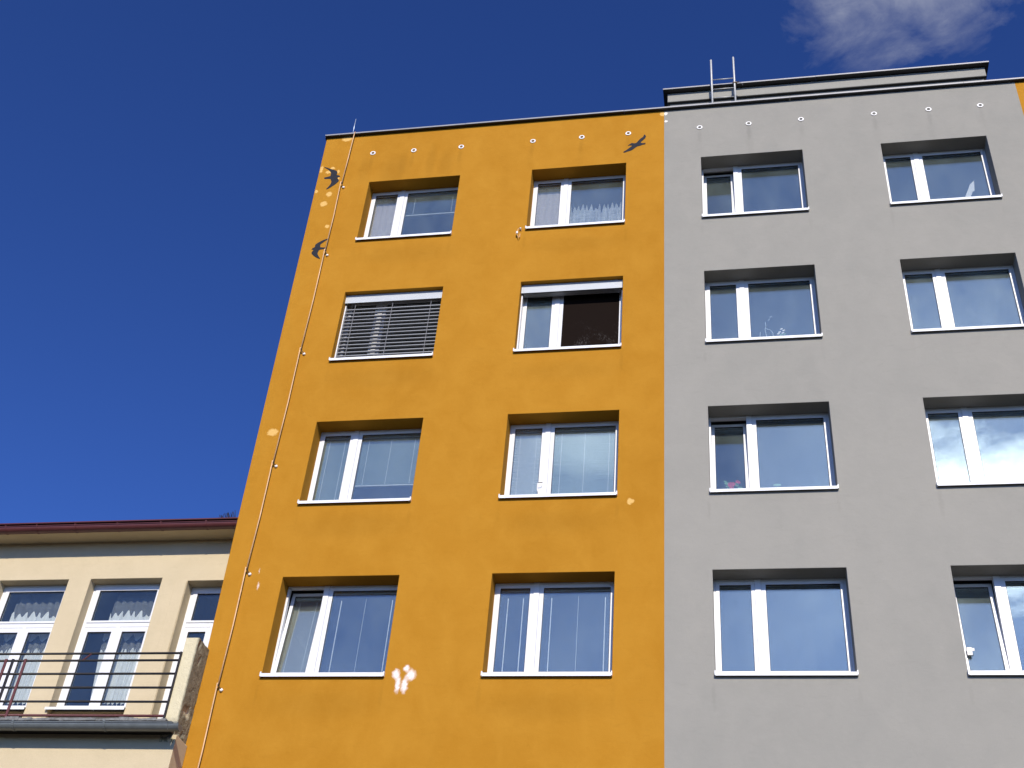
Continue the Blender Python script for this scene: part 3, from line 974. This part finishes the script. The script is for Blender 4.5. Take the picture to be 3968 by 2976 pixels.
# ------------------------------------------------------------------ cream house on the left
house = empty('cream_house', (-14, 4, 0), 'lower cream rendered house with dark red gutter and balcony, left of the orange block', 'house')
HW = [(-16.86, -15.65, 10.85, .185), (-15.27, -14.06, 10.85, .185), (-13.15, -11.94, 10.85, .185), (-11.562, -10.359, 10.85, .185), (-9.980, -8.766, 10.85, .185), (-8.326, -7.34, 10.79, .215)]
ZD = 7.84
ZB = 8.43
V, F, vid = [], [], {}


def hv(x, y, z):
    k = (round(x, 4), round(y, 4), round(z, 4))
    if k not in vid:
        vid[k] = len(V)
        V.append((x, y, z))
    return vid[k]


xs = sorted({-26., -7.32} | {w[0] for w in HW} | {w[1] for w in HW if w[1] < -7.4} | {-7.34})
zs = [0., ZD, ZB, 10.79, 10.85, 11.53]
for i in range(len(xs) - 1):
    for j in range(5):
        x0, x1, z0, z1 = xs[i], xs[i + 1], zs[j], zs[j + 1]
        w = next((w for w in HW if abs(w[0] - x0) < 1e-6), None)
        zbw = ZD if w is HW[-1] else ZB
        if w and z0 >= zbw - 1e-6 and z1 <= w[2] + 1e-6:
            d = 1 + w[3] + .05
            F.append((hv(x0, 1, z0), hv(x0, d, z0), hv(x0, d, z1), hv(x0, 1, z1)))
            F.append((hv(x1, 1, z0), hv(x1, 1, z1), hv(x1, d, z1), hv(x1, d, z0)))
            if abs(z1 - w[2]) < 1e-6:
                F.append((hv(x0, 1, z1), hv(x0, d, z1), hv(x1, d, z1), hv(x1, 1, z1)))
            if abs(z0 - zbw) < 1e-6:
                F.append((hv(x0, 1, z0), hv(x1, 1, z0), hv(x1, d, z0), hv(x0, d, z0)))
        else:
            F.append((hv(x0, 1, z0), hv(x1, 1, z0), hv(x1, 1, z1), hv(x0, 1, z1)))
me = bpy.data.meshes.new('wall')
me.from_pydata(V, [], F)
me.materials.append(M_CR)
link('wall', me, house, (0, 0, 0), .008)
MB().box(-26, -25.8, 1.01, 12, 0, 11.5).box(-26, -7.35, 11.9, 12, 0, 11.5).build('back_wall', M_CR, house)
MB().box(-26, -7.345, .70, 1.3, 11.531, 11.60).build('eaves', M_CR, house)
# raised pilaster strip beside the right window
MB().box(-8.52, -8.334, .988, 1.003, 8.2, 10.78).build('pilaster', M_CR, house, (-8.4, 1, 8.2), .004)
MB().quad((-26, .585, 11.655), (-7.35, .585, 11.655), (-7.35, 6.5, 12.9), (-26, 6.5, 12.9)).quad((-26, 12, 11.6), (-7.35, 12, 11.6), (-7.35, 6.5, 12.9), (-26, 6.5, 12.9)).box(-26, -7.35, .57, .585, 11.642, 11.662).build('roof', M_ROOF, house)


def half_gutter(x0, x1, cy, cz, r, name, mat, cap=False):
    prof = [(cy + r * math.cos(a), cz + r * math.sin(a)) for a in [math.pi + math.pi * k / 12 for k in range(13)]]
    inner = [(cy + (r - .006) * math.cos(a), cz + (r - .006) * math.sin(a)) for a in [2 * math.pi - math.pi * k / 12 for k in range(13)]]
    bead = [(cy - r - .010, cz + .002), (cy - r - .012, cz + .012), (cy - r - .004, cz + .018), (cy - r + .004, cz + .012)]
    m = MB().prism(prof + inner, x0, x1).prism(bead, x0, x1)
    if cap:
        m.prism(prof, x1 - .001, x1 + .004)
    return m.build(name, mat, house, ((x0 + x1) / 2, cy, cz))


gx = [-26, -21.2, -16.1, -12.66, -10.28, -7.345]
for i in range(len(gx) - 1):
    half_gutter(gx[i] + .003, gx[i + 1] - .003, .640, 11.582, .078, 'gutter', M_GUT_R)
for x in (-18.6, -17.9, -17.2, -16.5, -15.8, -15.1, -14.4, -13.6, -12.9, -12.2, -11.5, -10.95, -10.28, -9.55, -8.81, -8.05):
    prof = [(.640 + .083 * math.cos(a), 11.582 + .083 * math.sin(a)) for a in [math.pi * .94 + math.pi * 1.06 * k / 10 for k in range(11)]] + [(.640 + .077 * math.cos(a), 11.582 + .077 * math.sin(a)) for a in [2 * math.pi - math.pi * 1.06 * k / 10 for k in range(11)]]
    MB().prism(prof, x - .013, x + .013).box(x - .012, x + .012, .548, .562, 11.585, 11.606).build('gutter_bracket', M_GUT_R, house, (x, .64, 11.58))


def house_window(x0, x1, zt, dp):
    y = 1 + dp
    door = zt < 10.8
    ZB = ZD if door else 8.60
    if not door:
        MB().box(x0 + .002, x1 - .002, 1.10, 1.22, 8.432, 8.668).build('niche_wall', M_CR, house, (x0, 1.1, 8.5))
    org = ((x0 + x1) / 2, y, ZB)
    m = MB()
    frame_bars(m, x0 - .01, x1 + .01, ZB + .06, zt + .01, y, y + .07, .055)
    m.box(x0 + .045, x1 - .045, y + .001, y + .065, 10.10, 10.175)
    xm = (x0 + x1) / 2 + .005
    w = m.build('window', M_WHITE, house, org, .003)
    rm = MB()
    a, b, c, d, e = x0 - .3, x1 + .3, y + 3, ZB - .3, zt + .3
    if b > -7.5:
        b = -7.33
    f = y + .09
    rm.quad((a, f, d), (b, f, d), (b, c, d), (a, c, d)).quad((a, f, e), (a, c, e), (b, c, e), (b, f, e)).quad((a, c, d), (b, c, d), (b, c, e), (a, c, e)).quad((a, f, d), (a, c, d), (a, c, e), (a, f, e)).quad((b, f, d), (b, f, e), (b, c, e), (b, c, d))
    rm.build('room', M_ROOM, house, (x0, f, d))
    for (sa, sb, za, zb, ov) in ((x0 + .048, x1 - .048, 10.172, zt - .045, 0), (x0 + .048, xm - .012, ZB + .12, 10.088, 0), (xm + .012, x1 - .048, ZB + .12, 10.088, 0)):
        m = MB()
        frame_bars(m, sa, sb, za, zb, y - .012, y + .05, .074 if za > 10 else .076)
        if za > 10:
            m = MB()
            frame_bars(m, sa, sb, za, zb, y - .012, y + .05, .070, .035)
        s = m.build('sash', M_WHITE, w, ((sa + sb) / 2, y, za), .003)
        q = .070 if za > 10 else .076
        qb = .035 if za > 10 else .076
        MB().box(sa + q - .002, sb - q + .002, y + .010, y + .028, za + qb - .002, zb - q + .002).build('pane', M_GLASS_L, w, ((sa + sb) / 2, y, za))
        g_ = MB()
        frame_bars(g_, sa + q - .001, sb - q + .001, za + qb - .001, zb - q + .001, y + .003, y + .03, .006)
        g_.build('gasket', M_GASK, w, ((sa + sb) / 2, y, za))
    MB().box(xm - .024, xm + .024, y - .022, y + .0, ZB + .10, 10.098).build('meeting_strip', M_WHITE, w, (xm, y, ZB), .004)
    if door:
        return w
    MB().prism([(y + .02, 8.735), (.962, 8.672), (.960, 8.640), (.952, 8.638), (.950, 8.676), (y + .02, 8.742)], x0 - .03, x1 + .015).build('sill', M_SILL, w, ((x0 + x1) / 2, 1, 8.66))
    return w


for w in HW[2:]:
    house_window(*w)
for w in HW[:2]:
    house_window(*w)


def lace_set(x0, x1, xa, xb, phase, label):
    """net curtain with a lace frieze high up, a lace valance and a long gathered lower part"""
    y = 1.33
    root = empty('curtain', ((x0 + x1) / 2, y, 8.8), label, 'curtain')
    P = []
    P.append(curtain('lace_frieze', xa, xb, 9.93, 10.42, y, .012, 5, M_NETW, None, edge=.12, top=.14, n=90, phase=phase, make=False))
    P.append(curtain('net_panel', xa, xb, 9.6, 10.78, y + .02, .014, 8, M_NET, None, n=70, phase=phase, make=False))
    P.append(curtain('lower_drape', xa + .02, xb - .02, 8.87, 9.78, y, .020, 9, M_NETW, None, edge=.05, top=.13, n=100, phase=phase + 1.3, gather=-.2, make=False))
    for o in P:
        o.parent = root
        o.location = o.location - root.location


lace_set(-11.56, -10.36, -11.38, -10.36, .2, 'white lace net curtain in the leftmost house window')
lace_set(-9.98, -8.77, -9.66, -8.76, 1.6, 'white lace net curtain in the middle house window behind the railing')
lace_set(-13.15, -11.94, -13.0, -11.95, 2.2, 'white lace net curtain in the house window outside the left edge')

# balcony on top of the bay
MB().box(-26, -7.15, -.38, -.003, 0, 7.70).build('bay_wall', M_CR, house, (-16, -.38, 0), .008)
MB().box(-26, -7.40, .0, 1.0, 7.3, 7.70).build('balcony_floor', M_FLOOR, house)
# rough mortar edge of the balcony slab
m = MB()
n = 170
for i in range(n):
    xa = -18.5 + (11.2) * i / n
    xb = -18.5 + (11.2) * (i + 1) / n
    h1 = 7.872 + .026 * noise.noise((xa * 3.1, 0, 0)) + .014 * noise.noise((xa * 13, 2, 0))
    d1 = -.50 + .012 * noise.noise((xa * 9, 5, 0))
    m.box(xa, xb, d1, -.0, 7.838 + .008 * noise.noise((xa * 6, 8, 0)), h1)
m.build('slab_edge', M_MORTAR, house, (-13, -.4, 7.75))
MB().box(-18.5, -7.2, -.515, -.001, 7.702, 7.826).build('slab_core', M_SHADE, house)  # coloured dark to paint the shaded gap between slab edge and gutter
MB().box(-18.5, -7.2, -.535, -.50, 7.752, 7.762).build('drip_sheet', M_GUT_G, house)
for a, b in ((-18.5, -13.1), (-13.095, -10.9), (-10.895, -8.06), (-8.055, -7.165), (-7.16, -7.02)):
    half_gutter(a, b, -.600, 7.728, .077, 'balcony_gutter', M_GUT_G, cap=b > -7.1)
for x in (-9.35, -8.05, -10.7, -12.1):
    prof = [(-.6 + .084 * math.cos(a), 7.728 + .084 * math.sin(a)) for a in [math.pi * .94 + math.pi * 1.06 * k / 10 for k in range(11)]] + [(-.6 + .076 * math.cos(a), 7.728 + .076 * math.sin(a)) for a in [2 * math.pi - math.pi * 1.06 * k / 10 for k in range(11)]]
    MB().prism(prof, x - .016, x + .016).box(x - .014, x + .014, -.69, -.48, 7.742, 7.756).build('gutter_bracket', M_GUT_G, house, (x, -.6, 7.72))

# crumbling parapet end: rough side, smooth front
bm = bmesh.new()
NX, NY, NZ = 5, 8, 30
x0, x1, y0, y1, z0, z1 = -7.372, -7.178, -.38, -.004, 7.60, 9.09


def jit(x, y, z):
    side = (x - x0) / (x1 - x0)
    low = max(0, 1 - (z - z0) / .5)
    e = side ** 3 * (.35 + low)
    nx = noise.noise((y * 14, z * 9, 1)) * .5 + noise.noise((y * 40, z * 30, 7)) * .5
    wob = .004
    chip = max(0, noise.noise((y * 9, z * 5.5, 3)) - .10) * .07 * side
    return (x - e * (.018 * abs(nx)) - chip * (.4 + .6 * (y - y0) / (y1 - y0)), y + e * .014 * noise.noise((x * 20, z * 18, 4)), z + wob * noise.noise((x * 9, y * 9, z * 3)) + (low > .6) * side * .03 * noise.noise((x * 20, y * 18, 9)))


def face_grid(fn, na, nb):
    g_ = [[bm.verts.new(jit(*fn(i / na, j / nb))) for j in range(nb + 1)] for i in range(na + 1)]
    for i in range(na):
        for j in range(nb):
            bm.faces.new((g_[i][j], g_[i + 1][j], g_[i + 1][j + 1], g_[i][j + 1]))


L = lambda a, b, t: a + (b - a) * t
face_grid(lambda s, t: (L(x0, x1, s), y0, L(z0, z1, t)), 10, 80)
face_grid(lambda s, t: (x1, L(y0, y1, s), L(z0, z1, t)), 20, 90)
face_grid(lambda s, t: (L(x0, x1, s), L(y0, y1, t), z1), 10, 20)
face_grid(lambda s, t: (x0, L(y0, y1, s), L(z0, z1, t)), 4, 20)
face_grid(lambda s, t: (L(x0, x1, s), L(y0, y1, t), z0), 10, 20)
bmesh.ops.remove_doubles(bm, verts=bm.verts, dist=.0008)
bmesh.ops.recalc_face_normals(bm, faces=bm.faces)
me = bpy.data.meshes.new('parapet')
for v in bm.verts:
    v.co -= Vector((-7.27, -.2, 7.7))
bm.to_mesh(me)
bm.free()
t = NT('crumbled_render')
nz = t.noise(t.pos(), 11, 7, .72, .6)
geo = t.n('ShaderNodeNewGeometry')
sx = t.n('ShaderNodeSeparateXYZ')
t.put(sx.inputs[0], geo.outputs['Position'])
side = t.remap(sx.outputs[0], -7.21, -7.185, 0, 1)
base = t.mix(t.noise(t.pos(), 3, 4, .6), rgb(.62, .545, .35), rgb(.70, .62, .42))
rough = t.mix(t.remap(nz, .35, .65, 0, 1), rgb(.17, .155, .105), rgb(.34, .31, .215))
rough = t.mix(t.remap(t.noise(t.pos(), 30, 4, .7), .64, .70, 0, .85), rough, rgb(.03, .024, .018))
low = t.remap(sx.outputs[2], 7.95, 7.80, 0, 1)
c = t.mix(t.math('MAXIMUM', side, low), base, rough)
M_CRUMB = t.done(t.bsdf(c, .95, 0, .1, t.bump(nz, .8, .02)))
me.materials.append(M_CRUMB)
link('parapet', me, house, (-7.27, -.2, 7.7))
# loose chunks where the parapet meets the gutter
for i in range(9):
    cx, cy, cz, r = random.uniform(-7.26, -7.14), random.uniform(-.36, -.05), random.uniform(7.45, 7.85), random.uniform(.014, .04)
    m = MB()
    bmx = bmesh.new()
    bmesh.ops.create_icosphere(bmx, subdivisions=1, radius=r)
    for v in bmx.verts:
        v.co *= random.uniform(.6, 1.25)
    mm = bpy.data.meshes.new('chunk')
    bmx.to_mesh(mm)
    bmx.free()
    mm.materials.append(M_CRUMB)
    link('mortar_chunk', mm, house, (cx, cy, cz))
MB().box(-7.36, -7.0 - .33, .0, 1.0, 7.7, 9.05).build('party_parapet', M_CR, house)

# railing
for z in (8.855, 8.750, 8.553, 8.351, 8.149, 7.950):
    MB().tube([(-18.4, -.39, z + .004), (-13, -.39, z + .002), (-7.37, -.39, z)], .0165 if z > 8 else .019, 8).build('rail', M_RAIL if z > 8 else M_RAIL_R, house, (-13, -.39, z), smooth=True)
MB().box(-7.392, -7.368, -.41, -.37, 7.80, 8.87).build('post', M_RAIL, house, (-7.38, -.39, 7.8))
for x, mat in ((-9.655, M_RAIL_R), (-9.845, M_RAIL), (-9.95, M_RAIL_R), (-12.2, M_RAIL_R), (-14.6, M_RAIL)):
    MB().box(x - .017, x + .017, -.425, -.403, 7.80, 8.765).build('post', mat, house, (x, -.4, 7.8), .002)
MB().tube([(-8.700, -.40, 8.845), (-8.80, -.40, 8.752)], .011, 6).build('brace', M_RAIL_R, house, (-8.75, -.4, 8.8))

# bird spikes on the roof corner
sp = empty('bird_spikes', (-7.8, .8, 11.68), 'fan of thin dark wires on the red roof edge beside the orange block', 'bird spikes')
for i in range(26):
    x = -7.98 + .32 * i / 25
    hgt = .06 + .15 * (i / 25) + random.uniform(-.03, .03)
    dx = random.uniform(-.10, -.02) * (.5 + i / 25)
    MB().tube([(x, .80, 11.70), (x + dx, .78 + random.uniform(-.03, .03), 11.72 + hgt)], .0042, 4).build('spike', M_SPIKE, sp, (x, .8, 11.7))
MB().box(-8.05, -7.60, .785, .815, 11.68, 11.705).build('spike_base', M_SPIKE, sp, (-7.8, .8, 11.69))
